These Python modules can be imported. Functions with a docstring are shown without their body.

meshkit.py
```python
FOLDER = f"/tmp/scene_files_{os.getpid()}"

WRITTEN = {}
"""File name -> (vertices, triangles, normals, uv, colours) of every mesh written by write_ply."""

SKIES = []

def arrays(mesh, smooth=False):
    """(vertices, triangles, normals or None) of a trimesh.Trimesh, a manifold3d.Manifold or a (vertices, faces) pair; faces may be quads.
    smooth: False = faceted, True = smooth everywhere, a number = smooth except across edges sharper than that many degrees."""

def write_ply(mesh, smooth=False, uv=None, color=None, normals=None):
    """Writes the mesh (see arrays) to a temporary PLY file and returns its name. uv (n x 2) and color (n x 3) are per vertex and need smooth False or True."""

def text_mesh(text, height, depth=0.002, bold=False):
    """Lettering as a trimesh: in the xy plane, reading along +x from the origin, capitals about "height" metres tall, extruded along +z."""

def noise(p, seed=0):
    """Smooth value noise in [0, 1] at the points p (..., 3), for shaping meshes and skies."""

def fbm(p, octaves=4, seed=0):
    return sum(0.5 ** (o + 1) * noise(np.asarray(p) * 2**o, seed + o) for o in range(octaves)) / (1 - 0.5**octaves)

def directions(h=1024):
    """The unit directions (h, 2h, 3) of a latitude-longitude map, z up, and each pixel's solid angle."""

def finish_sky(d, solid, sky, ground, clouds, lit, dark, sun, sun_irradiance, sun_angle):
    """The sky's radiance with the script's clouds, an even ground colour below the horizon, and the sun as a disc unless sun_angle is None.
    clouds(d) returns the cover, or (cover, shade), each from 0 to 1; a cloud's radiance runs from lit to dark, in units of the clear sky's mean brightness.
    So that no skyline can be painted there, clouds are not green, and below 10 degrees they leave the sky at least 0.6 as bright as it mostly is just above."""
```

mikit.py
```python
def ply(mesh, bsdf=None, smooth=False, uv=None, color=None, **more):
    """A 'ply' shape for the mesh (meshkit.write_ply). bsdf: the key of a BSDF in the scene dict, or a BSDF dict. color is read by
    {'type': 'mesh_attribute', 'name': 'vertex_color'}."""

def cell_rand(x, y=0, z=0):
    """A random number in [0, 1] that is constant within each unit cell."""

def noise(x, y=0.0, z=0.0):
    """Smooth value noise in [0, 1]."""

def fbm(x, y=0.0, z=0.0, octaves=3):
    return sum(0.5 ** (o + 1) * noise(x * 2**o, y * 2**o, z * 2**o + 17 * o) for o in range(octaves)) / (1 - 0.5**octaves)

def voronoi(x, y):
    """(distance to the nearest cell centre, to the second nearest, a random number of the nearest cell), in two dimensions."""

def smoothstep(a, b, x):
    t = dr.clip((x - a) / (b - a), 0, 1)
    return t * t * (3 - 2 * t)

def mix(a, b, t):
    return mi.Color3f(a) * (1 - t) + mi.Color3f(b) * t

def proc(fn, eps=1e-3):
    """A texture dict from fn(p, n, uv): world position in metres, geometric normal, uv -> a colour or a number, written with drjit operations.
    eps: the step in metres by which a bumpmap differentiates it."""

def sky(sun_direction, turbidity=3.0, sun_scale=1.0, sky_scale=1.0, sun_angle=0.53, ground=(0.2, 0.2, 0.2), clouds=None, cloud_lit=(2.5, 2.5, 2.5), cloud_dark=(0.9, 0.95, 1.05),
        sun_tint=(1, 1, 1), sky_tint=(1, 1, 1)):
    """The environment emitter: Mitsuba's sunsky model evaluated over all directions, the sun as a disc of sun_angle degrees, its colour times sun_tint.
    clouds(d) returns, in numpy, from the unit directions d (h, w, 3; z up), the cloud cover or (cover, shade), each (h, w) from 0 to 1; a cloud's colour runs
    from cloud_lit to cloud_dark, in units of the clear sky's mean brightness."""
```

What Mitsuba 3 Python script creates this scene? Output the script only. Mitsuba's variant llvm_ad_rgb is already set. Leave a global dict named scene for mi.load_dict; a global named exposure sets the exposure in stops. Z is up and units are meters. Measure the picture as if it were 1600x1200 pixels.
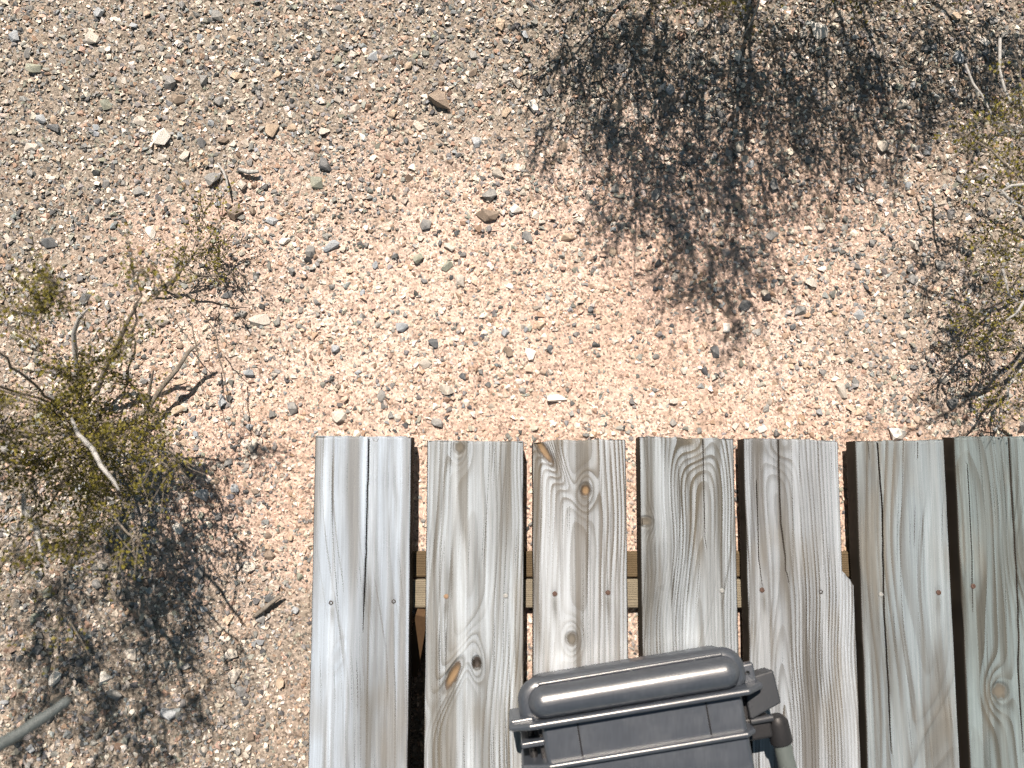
import math, random
import numpy as np, trimesh, drjit as dr, mitsuba as mi, mikit, meshkit
from mikit import noise, fbm, voronoi, smoothstep, mix, cell_rand
from scipy.spatial import ConvexHull
T = mi.ScalarTransform4f
scene, labels = {'type': 'scene'}, {}

# ------------------------------------------------------------------ camera, sky, exposure
DECK = 0.053                      # height of the deck's top over the ground
EYE = DECK + 1.324
FOC, TILT = 1419.0, math.radians(6.0)
CT, ST = math.cos(TILT), math.sin(TILT)
scene['camera'] = {'type': 'thinlens', 'aperture_radius': 0.0028, 'focus_distance': 1.9, 'fov': math.degrees(2 * math.atan(800 / FOC)), 'fov_axis': 'x',
                   'near_clip': 0.05, 'far_clip': 2000.0,
                   'to_world': T().look_at(origin=[0, 0, EYE], target=[0, ST, EYE - CT], up=[0, CT, ST])}
SUNX, SUNY = 0.105, 0.56           # a shadow moves this far right / towards the viewer per metre of height
scene['sky'] = mikit.sky([-SUNX, SUNY, 1.0], turbidity=2.5, sun_scale=1.0, sky_scale=0.45, ground=(0.3, 0.25, 0.2), sky_tint=(1.2, 1.0, 0.68), sun_tint=(0.95, 0.985, 1.10))
exposure = 2.38


def at(px, py, z=0.0):
    """World point at height z on the line of sight through a pixel of the 1600 x 1200 photograph."""
    u, v = (px - 800) / FOC, (py - 600) / FOC
    d = np.array([u, ST - v * CT, -CT - v * ST])
    t = (EYE - z) / -d[2]
    return np.array([0, 0, EYE]) + d * t


def add(key, mesh, bsdf, label=None, category=None, group=None, kind=None, smooth=False, color=None):
    if key in scene:
        n = 1
        while f'{key}_{n:03d}' in scene:
            n += 1
        key = f'{key}_{n:03d}'
    scene[key] = mikit.ply(mesh, bsdf, smooth=smooth, color=color)
    tell(key, label, category, group, kind)
    return key


def tell(key, label=None, category=None, group=None, kind=None):
    e = {a: b for a, b in (('label', label), ('category', category), ('group', group), ('kind', kind)) if b}
    if e:
        labels[key] = e


# ------------------------------------------------------------------ materials
def two(b):
    return {'type': 'twosided', 'b': b}


def rgb(*c):
    return {'type': 'rgb', 'value': list(c)}


def sand(p, n, uv):
    a = fbm(p.x * 5, p.y * 5, 3.0, 4)
    b = fbm(p.x * 60, p.y * 60, 1.0, 3)
    g = noise(p.x * 420, p.y * 420, p.z * 420)
    h = noise(p.x * 900, p.y * 900, 2.0)
    c = mix([0.53, 0.40, 0.335], [0.60, 0.475, 0.41], smoothstep(0.3, 0.7, a))
    c = mix(c, [0.33, 0.25, 0.19], smoothstep(0.52, 0.75, b) * 0.5)
    # the gravel lies closer and the soil is greyer away from the trodden patch by the deck
    q = dr.sqrt(dr.square((p.x - 0.02) / 0.62) + dr.square((p.y - 0.16) / 0.42)) + (a - 0.5) * 0.9
    c = mix(c, [0.215, 0.198, 0.168], smoothstep(0.7, 1.4, q) * 0.85)
    _, _, w = voronoi(p.x * 330, p.y * 330)       # single coarse grains
    _, _, w2 = voronoi(p.x * 560 + 9, p.y * 560)
    c = c * (0.80 + 0.26 * g + 0.14 * h)
    c = mix(c, c * 0.45, smoothstep(0.80, 0.86, w) * 0.8)
    c = mix(c, c * 1.35 + 0.02, smoothstep(0.20, 0.16, w) * 0.8)
    return mix(c, c * 0.5, smoothstep(0.84, 0.9, w2) * 0.6)


def sand_h(p, n, uv):
    return 0.0017 * noise(p.x * 260, p.y * 260, 0.0) + 0.0007 * noise(p.x * 620, p.y * 620, 4.0)


scene['sand_mat'] = {'type': 'bumpmap', 'scale': 1.0, 't': mikit.proc(sand_h, eps=0.0006),
                     'b': two({'type': 'diffuse', 'reflectance': mikit.proc(sand)})}


def stone_tex(base, vein, spread=0.25):
    def f(p, n, uv):
        g = noise(p.x * 700, p.y * 700, p.z * 700)
        a = fbm(p.x * 90, p.y * 90, p.z * 90, 3)
        return mix(base, vein, smoothstep(0.35, 0.7, a)) * (1 - spread / 2 + spread * g)
    return f


STONES = {
    'grey': ([0.21, 0.215, 0.22], [0.28, 0.28, 0.27]), 'slate': ([0.105, 0.115, 0.125], [0.16, 0.165, 0.17]),
    'pale': ([0.46, 0.43, 0.39], [0.54, 0.50, 0.44]), 'white': ([0.74, 0.72, 0.68], [0.66, 0.64, 0.59]),
    'tan': ([0.42, 0.335, 0.255], [0.48, 0.39, 0.30]), 'brown': ([0.205, 0.165, 0.135], [0.27, 0.22, 0.175]),
    'blue': ([0.30, 0.335, 0.37], [0.36, 0.385, 0.41]), 'rust': ([0.31, 0.19, 0.14], [0.27, 0.19, 0.15]),
    'green': ([0.25, 0.27, 0.23], [0.31, 0.32, 0.26]),
}
for k, (a, b) in STONES.items():
    scene['stone_' + k] = two({'type': 'principled', 'base_color': mikit.proc(stone_tex(a, b)), 'roughness': 0.62, 'specular': 0.35})


def gravel_c(f):
    return f
scene['gravel_mat'] = two({'type': 'principled', 'base_color': {'type': 'mesh_attribute', 'name': 'vertex_color'}, 'roughness': 0.6, 'specular': 0.35})


def plain(name, color, rough=0.6, metal=0.0, spec=0.5):
    scene[name] = two({'type': 'principled', 'base_color': rgb(*color), 'roughness': rough, 'metallic': metal, 'specular': spec})


# plastic of the case: dusty black
def plastic(p, n, uv):
    d = fbm(p.x * 45, p.y * 45, p.z * 45, 4)
    s = noise(p.x * 500, p.y * 90, p.z * 500)
    return mix([0.040, 0.048, 0.062], [0.068, 0.077, 0.091], smoothstep(0.4, 0.85, d) * smoothstep(0.3, 0.9, n.z) * 0.6) * (0.9 + 0.2 * s)


def plastic_r(p, n, uv):
    return 0.28 + 0.10 * fbm(p.x * 60, p.y * 60, p.z * 60, 3)


def plastic_h(p, n, uv):
    return 0.00035 * noise(p.x * 500, p.y * 500, p.z * 500) + 0.0002 * noise(p.x * 1100, p.y * 1100, p.z * 1100)


scene['plastic_mat'] = {'type': 'bumpmap', 'scale': 0.10, 't': mikit.proc(plastic_h, eps=0.0004),
                        'b': two({'type': 'principled', 'base_color': mikit.proc(plastic), 'roughness': mikit.proc(plastic_r), 'specular': 1.0, 'clearcoat': 1.0, 'clearcoat_gloss': 0.45})}
plain('black_mat', (0.018, 0.018, 0.02), 0.5)
plain('latch_mat', (0.036, 0.04, 0.047), 0.5)


def tube_c(p, n, uv):
    d = fbm(p.x * 70, p.y * 25, p.z * 70, 3)
    return mix([0.095, 0.115, 0.112], [0.14, 0.162, 0.158], d)
scene['tube_mat'] = two({'type': 'principled', 'base_color': mikit.proc(tube_c), 'roughness': 0.42})
plain('copper_screw', (0.36, 0.25, 0.17), 0.45, 0.6)
plain('zinc_screw', (0.5, 0.51, 0.5), 0.4, 0.7)
plain('rusty_screw', (0.10, 0.062, 0.05), 0.7, 0.2)
plain('dark_screw', (0.05, 0.045, 0.045), 0.6, 0.3)


def beam_c(p, n, uv):
    r = (p.z * 1.0 + dr.abs(p.y) * 1.3) * 230 + 2.2 * fbm(p.x * 6, p.y * 60, p.z * 60, 3)
    fr = r - dr.floor(r)
    c = mix([0.225, 0.20, 0.152], [0.115, 0.10, 0.072], smoothstep(0.4, 0.95, fr))
    return c * (0.8 + 0.4 * fbm(p.x * 30, p.y * 200, p.z * 200, 2))
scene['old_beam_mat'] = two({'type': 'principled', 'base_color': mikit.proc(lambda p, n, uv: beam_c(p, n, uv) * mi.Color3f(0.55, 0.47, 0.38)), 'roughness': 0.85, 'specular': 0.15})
scene['beam_mat'] = two({'type': 'principled', 'base_color': mikit.proc(beam_c), 'roughness': 0.8, 'specular': 0.2})


def bark(a, b, scale=1.0):
    def f(p, n, uv):
        return mix(a, b, fbm(p.x * 160 * scale, p.y * 60 * scale, p.z * 110 * scale, 3)) * (0.75 + 0.5 * noise(p.x * 500, p.y * 200, p.z * 300))
    return f
scene['bark_mat'] = two({'type': 'principled', 'base_color': mikit.proc(bark([0.13, 0.11, 0.09], [0.27, 0.25, 0.22])), 'roughness': 0.85, 'specular': 0.15})
scene['dead_mat'] = two({'type': 'principled', 'base_color': mikit.proc(bark([0.27, 0.275, 0.275], [0.47, 0.47, 0.46])), 'roughness': 0.8, 'specular': 0.2})
scene['stick_mat'] = two({'type': 'principled', 'base_color': mikit.proc(bark([0.055, 0.07, 0.075], [0.125, 0.143, 0.146], 0.8)), 'roughness': 0.6, 'specular': 0.3})


def leaf_c(p, n, uv):
    v = noise(p.x * 40, p.y * 40, p.z * 40)
    w = cell_rand(p.x * 160, p.y * 160, p.z * 160)
    return mix([0.115, 0.11, 0.018], [0.21, 0.182, 0.034], v) * (0.65 + 0.6 * w)
scene['leaf_mat'] = two({'type': 'principled', 'base_color': mikit.proc(leaf_c), 'roughness': 0.5, 'specular': 0.3})

# ------------------------------------------------------------------ ground
rng = np.random.default_rng(7)


def ground_h(x, y):
    p = np.stack([x, y, np.zeros_like(x)], -1)
    near = np.exp(-(np.hypot(x, y) / 3.0) ** 2)
    big = (meshkit.fbm(p * 1.6 + 40, 3, 3) - 0.5) * 0.045 * near
    mid = (meshkit.fbm(p * 14 + 9, 3, 5) - 0.5) * 0.011 * near
    # level and a little scraped under and in front of the deck
    flat = np.exp(-(np.maximum(np.abs(x - 0.35) - 0.75, 0) / 0.2) ** 2) * np.exp(-(np.maximum(y - 0.05, 0) / 0.25) ** 2)
    hill = 0.5 * (meshkit.fbm(p * 0.05 + 3, 3, 8) - 0.5) * (1 - np.exp(-(np.hypot(x, y) / 12.0) ** 2))
    pit = 0.12 * np.exp(-((x + 0.145) / 0.06) ** 4) * np.clip((-0.20 - y) / 0.03, 0, 1)   # a hollow washed out under the deck
    under = np.clip((0.09 - y) / 0.05, 0, 1) * np.clip((x + 0.36) / 0.06, 0, 1)
    return big * (1 - 0.9 * flat) + mid * (1 - 0.6 * under) + hill - 0.006 - pit


def axis_grid(lo, hi, step, far, grow=1.22):
    a = list(np.arange(lo, hi + step / 2, step))
    d = step
    while a[-1] < far:
        d *= grow
        a.append(a[-1] + d)
    d = step
    while a[0] > -far:
        d *= grow
        a.insert(0, a[0] - d)
    return np.array(a)


def grid_faces(ny, nx):
    i = np.arange(ny * nx).reshape(ny, nx)
    return np.stack([i[:-1, :-1], i[:-1, 1:], i[1:, 1:], i[1:, :-1]], -1).reshape(-1, 4)


gx, gy = axis_grid(-1.3, 1.3, 0.005, 600), axis_grid(-0.75, 1.15, 0.005, 600)
X, Y = np.meshgrid(gx, gy)
Z = ground_h(X, Y)
fine = (np.abs(X) < 1.35) & (Y > -0.8) & (Y < 1.2)
Z = Z + np.where(fine, (meshkit.noise(np.stack([X, Y, X * 0], -1) * 90, 4) - 0.5) * 0.0035, 0)
add('ground', (np.stack([X, Y, Z], -1).reshape(-1, 3), grid_faces(len(gy), len(gx))), 'sand_mat', 'pinkish tan sandy desert soil strewn with gravel', kind='structure', smooth=True)


# ------------------------------------------------------------------ stones
def stone_mesh(r, n=14, flat=0.62, seed=0, jag=0.25):
    """An angular stone: the hull of scattered points, lying on its flattest side; r = half sizes (x, y)."""
    g = np.random.default_rng(seed)
    v = g.normal(size=(n, 3))
    v /= np.linalg.norm(v, axis=1, keepdims=True)
    v *= 1 - jag * g.random((n, 1))
    h = ConvexHull(v)
    m = trimesh.Trimesh(v, h.simplices, process=True)
    m.fix_normals()
    m.vertices -= m.bounds.mean(0)
    m.vertices /= (m.bounds[1] - m.bounds[0]) / 2
    m.vertices *= [r[0], r[1], flat * min(r)]
    return m


def chip(n, seed):
    m = stone_mesh((1, 1), n, 0.6, seed, 0.35)
    return np.array(m.vertices), np.array(m.faces)


def under_board(x, y):
    return (x > -0.30) & (y < 0.05)


def density(x, y):
    """How closely the gravel lies: thin on the trodden patch in front of the deck, close towards the upper left."""
    q = np.hypot((x - 0.05) / 0.6, (y - 0.13) / 0.36)
    n = meshkit.fbm(np.stack([x, y, x * 0], -1) * 6 + 11, 3, 2)
    return np.clip(0.38 + 0.62 * np.clip((q - 0.55) / 0.9, 0, 1) + (n - 0.5) * 0.9, 0.15, 1.0)


PAL = np.array([[0.19, 0.19, 0.188], [0.085, 0.09, 0.095], [0.27, 0.27, 0.262], [0.46, 0.42, 0.365], [0.66, 0.61, 0.55], [0.50, 0.38, 0.305], [0.38, 0.27, 0.20], [0.22, 0.16, 0.125], [0.26, 0.285, 0.30], [0.26, 0.265, 0.225]])
PW_FAR = np.array([0.18, 0.09, 0.16, 0.18, 0.14, 0.08, 0.05, 0.05, 0.06, 0.06])
PW_NEAR = np.array([0.11, 0.05, 0.07, 0.20, 0.17, 0.22, 0.09, 0.03, 0.04, 0.02])


def gravel(count, dmin, dmax, npt, seed, area=(-1.16, 1.16, -0.62, 0.98)):
    g = np.random.default_rng(seed)
    variants = [chip(npt, 100 * seed + k) for k in range(14)]
    d_all = dmin * (dmax / dmin) ** (g.random(count) ** 1.5)
    x, y = g.uniform(area[0], area[1], count), g.uniform(area[2], area[3], count)
    keep = (g.random(count) < density(x, y)) & ~((x > -0.36) & (y < 0.062) & (d_all > 0.0085)) & ~((x > 0.3) & (y < -0.12))
    x, y = x[keep], y[keep]
    n = len(x)
    d = d_all[keep]
    a, e = g.uniform(0, 2 * np.pi, n), g.uniform(0.6, 1.0, n)
    z = ground_h(x, y)
    q = np.clip((np.hypot((x - 0.05) / 0.6, (y - 0.13) / 0.36) - 0.6) / 0.9, 0, 1)
    u = g.random(n)
    far, near = np.cumsum(PW_FAR / PW_FAR.sum()), np.cumsum(PW_NEAR / PW_NEAR.sum())
    ci = np.where(g.random(n) < q, np.searchsorted(far, u), np.searchsorted(near, u)).clip(0, len(PAL) - 1)
    col = PAL[ci] * g.uniform(0.8, 1.18, (n, 1)) * g.uniform(0.96, 1.04, (n, 3))
    which = g.integers(0, len(variants), n)
    tx, ty = g.normal(0, 0.28, n), g.normal(0, 0.28, n)
    V, F, C, at_ = [], [], [], 0
    for k, (v, f) in enumerate(variants):
        s = which == k
        m = s.sum()
        w = v[None] * (d[s] / 2)[:, None, None] * np.stack([np.ones(m), e[s], g.uniform(0.7, 1.1, m)], -1)[:, None]
        w[..., 2] += w[..., 0] * tx[s, None] + w[..., 1] * ty[s, None]
        c, sn = np.cos(a[s])[:, None], np.sin(a[s])[:, None]
        w = np.stack([w[..., 0] * c - w[..., 1] * sn + x[s, None], w[..., 0] * sn + w[..., 1] * c + y[s, None], w[..., 2] + (z[s] + d[s] * g.uniform(0.06, 0.24, m))[:, None]], -1)
        V.append(w.reshape(-1, 3))
        F.append((f[None] + (np.arange(m) * len(v))[:, None, None]).reshape(-1, 3) + at_)
        C.append(np.repeat(col[s], len(v), 0))
        at_ += m * len(v)
    return np.vstack(V), np.vstack(F), np.vstack(C)


parts = [gravel(105000, 0.0026, 0.0048, 6, 1), gravel(72000, 0.0045, 0.0088, 8, 2), gravel(17000, 0.008, 0.0130, 10, 3)]
off, V, F, C = 0, [], [], []
for v, f, c in parts:
    V.append(v), F.append(f + off), C.append(c)
    off += len(v)
add('gravel', (np.vstack(V), np.vstack(F)), 'gravel_mat', 'fine grey, tan and white gravel covering the sandy ground', 'gravel', kind='stuff', color=np.vstack(C))


def put_stone(key, px, py, w, h, mat, seed, rot=0.0, flat=0.62, n=18, sink=0.3, **kw):
    """A stone seen at a pixel; w, h its size in photograph pixels."""
    p = at(px, py)
    s = EYE / FOC
    m = stone_mesh((w * s / 2, h * s / 2), n, flat, seed, 0.32)
    m.apply_transform(trimesh.transformations.rotation_matrix(math.radians(rot), [0, 0, 1]))
    g = np.random.default_rng(seed + 5)
    m.apply_transform(trimesh.transformations.euler_matrix(g.normal(0, 0.12), g.normal(0, 0.12), 0))
    hz = m.bounds[1][2]
    m.apply_translation([p[0], p[1], float(ground_h(np.array([p[0]]), np.array([p[1]]))[0]) + hz * (1 - 2 * sink) + 0.0008])
    return add(key, m, 'stone_' + mat, **kw)


# the stones that stand out in the photograph, each with its place, size in pixels, kind and label
NOTED = [
    (253, 214, 30, 26, 'white', 10, 'bright white quartz stone, largest of the white stones on the upper gravel'),
    (254, 245, 14, 20, 'pale', 60, 'pale wedge stone lying just below the big white quartz stone'),
    (688, 150, 42, 26, 'brown', -20, 'flat brown stone lying alone in the gravel above the middle'),
    (762, 333, 40, 20, 'brown', 12, 'long brownish stone, first of the row of stones up from the third board'),
    (806, 322, 22, 16, 'white', 0, 'small white stone touching the right side of the long brownish stone'),
    (765, 303, 24, 18, 'grey', 20, 'grey stone just above the long brownish stone'),
    (890, 367, 26, 15, 'tan', -5, 'flat yellowish tan stone on bare sand beside the big bush shadow'),
    (834, 158, 16, 22, 'white', 20, 'white upright stone at the left edge of the big bush shadow'),
    (1284, 40, 28, 32, 'white', 20, 'large whitish stone lying inside the big bush shadow'),
    (1260, 48, 14, 12, 'pale', 0, 'small pale stone left of the whitish stone in the bush shadow'),
    (505, 256, 20, 26, 'slate', 20, 'dark slate stone standing up in the gravel left of the middle'),
    (333, 278, 26, 24, 'grey', 30, 'blue grey block shaped stone beside a thin grey twig'),
    (377, 289, 16, 17, 'pale', 0, 'cream cube shaped stone right of the blue grey block stone'),
    (275, 152, 24, 18, 'brown', 15, 'smooth tan brown stone in the upper gravel above the white quartz'),
    (265, 128, 22, 22, 'grey', 0, 'grey brown stone touching the smooth tan brown stone'),
    (367, 332, 26, 20, 'brown', 30, 'brown lump half buried right of the thin bush twig'),
    (152, 18, 22, 18, 'blue', -15, 'bluish flat stone near the top of the upper gravel'),
    (50, 103, 28, 17, 'green', 0, 'dull green grey stone in the upper gravel near the left edge'),
    (20, 55, 18, 17, 'blue', 30, 'pale blue square stone furthest to the left in the upper gravel'),
    (62, 185, 16, 16, 'blue', 20, 'small bluish stone touching a dark slate sliver in the upper left gravel'),
    (82, 196, 26, 14, 'slate', -30, 'dark slate sliver lying next to a small bluish stone'),
    (45, 228, 24, 16, 'pale', 15, 'whitish lumpy stone in the left gravel below the dark slate sliver'),
    (652, 402, 18, 18, 'green', 0, 'round green grey stone on the pink sand left of the middle'),
    (628, 510, 20, 16, 'blue', 10, 'pale grey rounded stone alone on the pink sand'),
    (790, 518, 15, 14, 'blue', 0, 'small light blue pebble on the pink sand right of the middle'),
    (829, 553, 18, 20, 'white', 0, 'white stone with dark lower side on the pink sand'),
    (697, 608, 22, 18, 'pale', 10, 'pale stone with a rust red chip below it, near the board ends'),
    (698, 624, 13, 10, 'rust', 0, 'rust red chip under the pale stone near the board ends'),
    (870, 622, 32, 12, 'white', 2, 'long thin white stone lying level above the third board'),
    (528, 650, 24, 22, 'pale', 30, 'pale pinkish stone just above the end of the first board'),
    (683, 660, 20, 13, 'grey', -20, 'grey stone just above the end of the second board'),
    (1118, 549, 14, 20, 'slate', 0, 'dark upright pebble below the tip of the big bush shadow'),
    (1137, 511, 12, 17, 'white', -10, 'white egg shaped pebble at the tip of the big bush shadow'),
    (1253, 483, 20, 16, 'grey', 0, 'round grey pebble right of the tip of the big bush shadow'),
    (1270, 440, 22, 14, 'pale', -30, 'pale splinter stone right of the lower bush shadow'),
    (1405, 677, 26, 20, 'white', 10, 'white stone touching the end of the sixth board'),
    (1318, 610, 14, 26, 'pale', 15, 'cream tall stone on the ground above the fifth board'),
    (1485, 458, 16, 20, 'pale', 10, 'pale stone near the right hand bush twigs'),
    (1515, 465, 14, 16, 'white', 10, 'whitish stone under the right hand bush'),
    (1472, 412, 16, 20, 'grey', 0, 'grey stone with pale top at the left of the right hand bush'),
    (405, 500, 34, 18, 'pale', 5, 'broad cream stone on the sand right of the left bush'),
    (388, 582, 22, 14, 'blue', -30, 'pale grey stone beside the twig shadow of the left bush'),
    (280, 597, 24, 9, 'tan', 12, 'yellow splinter of stone under the dead branch of the left bush'),
    (277, 640, 24, 12, 'tan', 20, 'orange tan stone at the right edge of the left bush'),
    (347, 628, 16, 18, 'blue', 0, 'light grey pebble in the thin twig shadow of the left bush'),
    (315, 775, 24, 22, 'blue', 20, 'pale blue flat stone right of the left bush leaves'),
    (278, 826, 18, 18, 'white', 0, 'white stone with a dark side in the left bush shadow'),
    (82, 1062, 20, 24, 'white', -15, 'white egg shaped stone low in the left bush shadow'),
    (163, 1062, 20, 22, 'white', 0, 'whitish round stone, right neighbour of the egg shaped stone'),
    (178, 1085, 26, 18, 'grey', 0, 'grey stone below the whitish round stone'),
    (262, 1115, 22, 22, 'blue', 30, 'light grey stone at the lower end of the left bush shadow'),
    (390, 885, 22, 18, 'pale', 45, 'pale stone on the sand left of the first board'),
    (362, 1022, 18, 16, 'pale', 0, 'whitish stone between the left bush shadow and the deck'),
    (425, 345, 22, 14, 'blue', 20, 'grey blue stone with a white flat neighbour, right of the thin twig'),
    (445, 376, 20, 12, 'white', 30, 'white flat stone right of the thin bush twig'),
    (517, 383, 30, 14, 'blue', 25, 'light grey flat stone with a bright point, left of the middle'),
    (75, 378, 26, 18, 'slate', 0, 'dark round stone in the gravel above the left bush'),
    (583, 88, 22, 16, 'blue', 30, 'pale blue stone in the gravel near the top middle'),
    (820, 48, 14, 16, 'blue', 0, 'bluish pebble at the top left of the big bush shadow'),
]
for i, (px, py, w, h, mat, rot, lab) in enumerate(NOTED):
    put_stone('stone', px, py, w, h, mat, 300 + i, rot, flat=0.72, n=13, sink=0.22, label=lab, category='stone')

# other pebbles that can still be told apart: pieces of the ground
g2 = np.random.default_rng(77)
taken = [(a, b) for a, b, *_ in NOTED]
n_peb, tries = 0, 0
mats = ['grey', 'slate', 'pale', 'white', 'tan', 'brown', 'blue', 'green', 'rust']
wts_far = np.array([0.30, 0.17, 0.17, 0.05, 0.08, 0.06, 0.09, 0.06, 0.02])
wts_near = np.array([0.22, 0.12, 0.24, 0.07, 0.16, 0.05, 0.09, 0.03, 0.02])
while n_peb < 290 and tries < 20000:
    tries += 1
    px, py = g2.uniform(5, 1595), g2.uniform(4, 1190)
    if (px > 470 and py > 672) or min((px - a) ** 2 + (py - b) ** 2 for a, b in taken) < 26 ** 2:
        continue
    p = at(px, py)
    if g2.random() > float(density(np.array([p[0]]), np.array([p[1]]))[0]) + 0.18:
        continue
    far = np.hypot((p[0] - 0.05) / 0.6, (p[1] - 0.13) / 0.36) > 1.05
    w = 11 + 12 * g2.random() ** 1.6
    taken.append((px, py))
    put_stone('ground__pebble', px, py, w, w * g2.uniform(0.6, 0.95), g2.choice(mats, p=wts_far if far else wts_near), 5000 + n_peb, g2.uniform(0, 180), flat=g2.uniform(0.55, 0.85), n=14, sink=g2.uniform(0.18, 0.36))
    n_peb += 1


# ------------------------------------------------------------------ wooden deck
def deck_px(px, py):
    return at(px, py, DECK)[:2]


END_Y = deck_px(800, 686)[1]
# left and right edge in pixels at row 700, end row at left and right, then: pith offset, depth, drift (grain), ring scale, tone
BOARDS = [
    dict(l=492, r=643, e=(682, 683), pith=-0.03, deep=0.075, drift=0.02, ring=95, con=0.35, tone=(0.326, 0.386, 0.458), dark=(0.16, 0.16, 0.155)),
    dict(l=667, r=818, e=(689, 690), pith=-0.012, deep=0.05, drift=-0.02, ring=210, con=0.75, tone=(0.315, 0.356, 0.394), dark=(0.115, 0.108, 0.092)),
    dict(l=832, r=978, e=(688, 688), pith=0.0, deep=0.045, drift=0.015, ring=220, con=0.85, tone=(0.320, 0.352, 0.384), dark=(0.105, 0.093, 0.076)),
    dict(l=999, r=1147, e=(683, 686), pith=0.012, deep=0.026, drift=0.05, ring=230, con=0.95, tone=(0.268, 0.305, 0.339), dark=(0.075, 0.071, 0.06)),
    dict(l=1162, r=1310, e=(686, 688), pith=-0.02, deep=0.03, drift=0.055, ring=220, con=0.9, tone=(0.274, 0.307, 0.343), dark=(0.085, 0.08, 0.072)),
    dict(l=1336, r=1476, e=(690, 688), pith=0.03, deep=0.06, drift=-0.02, ring=150, con=0.6, tone=(0.204, 0.245, 0.273), dark=(0.095, 0.092, 0.083)),
    dict(l=1491, r=1640, e=(683, 682), pith=-0.05, deep=0.05, drift=0.02, ring=175, con=0.72, tone=(0.141, 0.177, 0.188), dark=(0.07, 0.073, 0.066)),
]
# knots: board, pixel, half size in pixels (x, y), lean, colour kind (0 grey brown, 1 orange heart, 2 dark hole)
KNOTS = [
    (1, 718, 698, 8, 10, 0, 0), (1, 708, 1055, 9, 23, 0.5, 1), (1, 745, 1036, 6, 9, 0, 2),
    (2, 850, 704, 8, 23, -0.6, 1), (2, 915, 766, 8, 10, 0, 1), (2, 893, 998, 8, 9, 0, 0),
    (3, 1083, 692, 20, 12, 0, 3), (3, 1008, 815, 11, 7, 0, 0), (3, 1025, 885, 20, 26, 0.3, 3),
    (4, 1218, 694, 16, 13, 0, 3), (5, 1460, 1165, 16, 26, 0.4, 3), (6, 1562, 1080, 11, 11, 0, 0), (6, 1598, 860, 14, 22, 0, 3), (0, 527, 1025, 7, 10, 0.3, 3),
]
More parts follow.
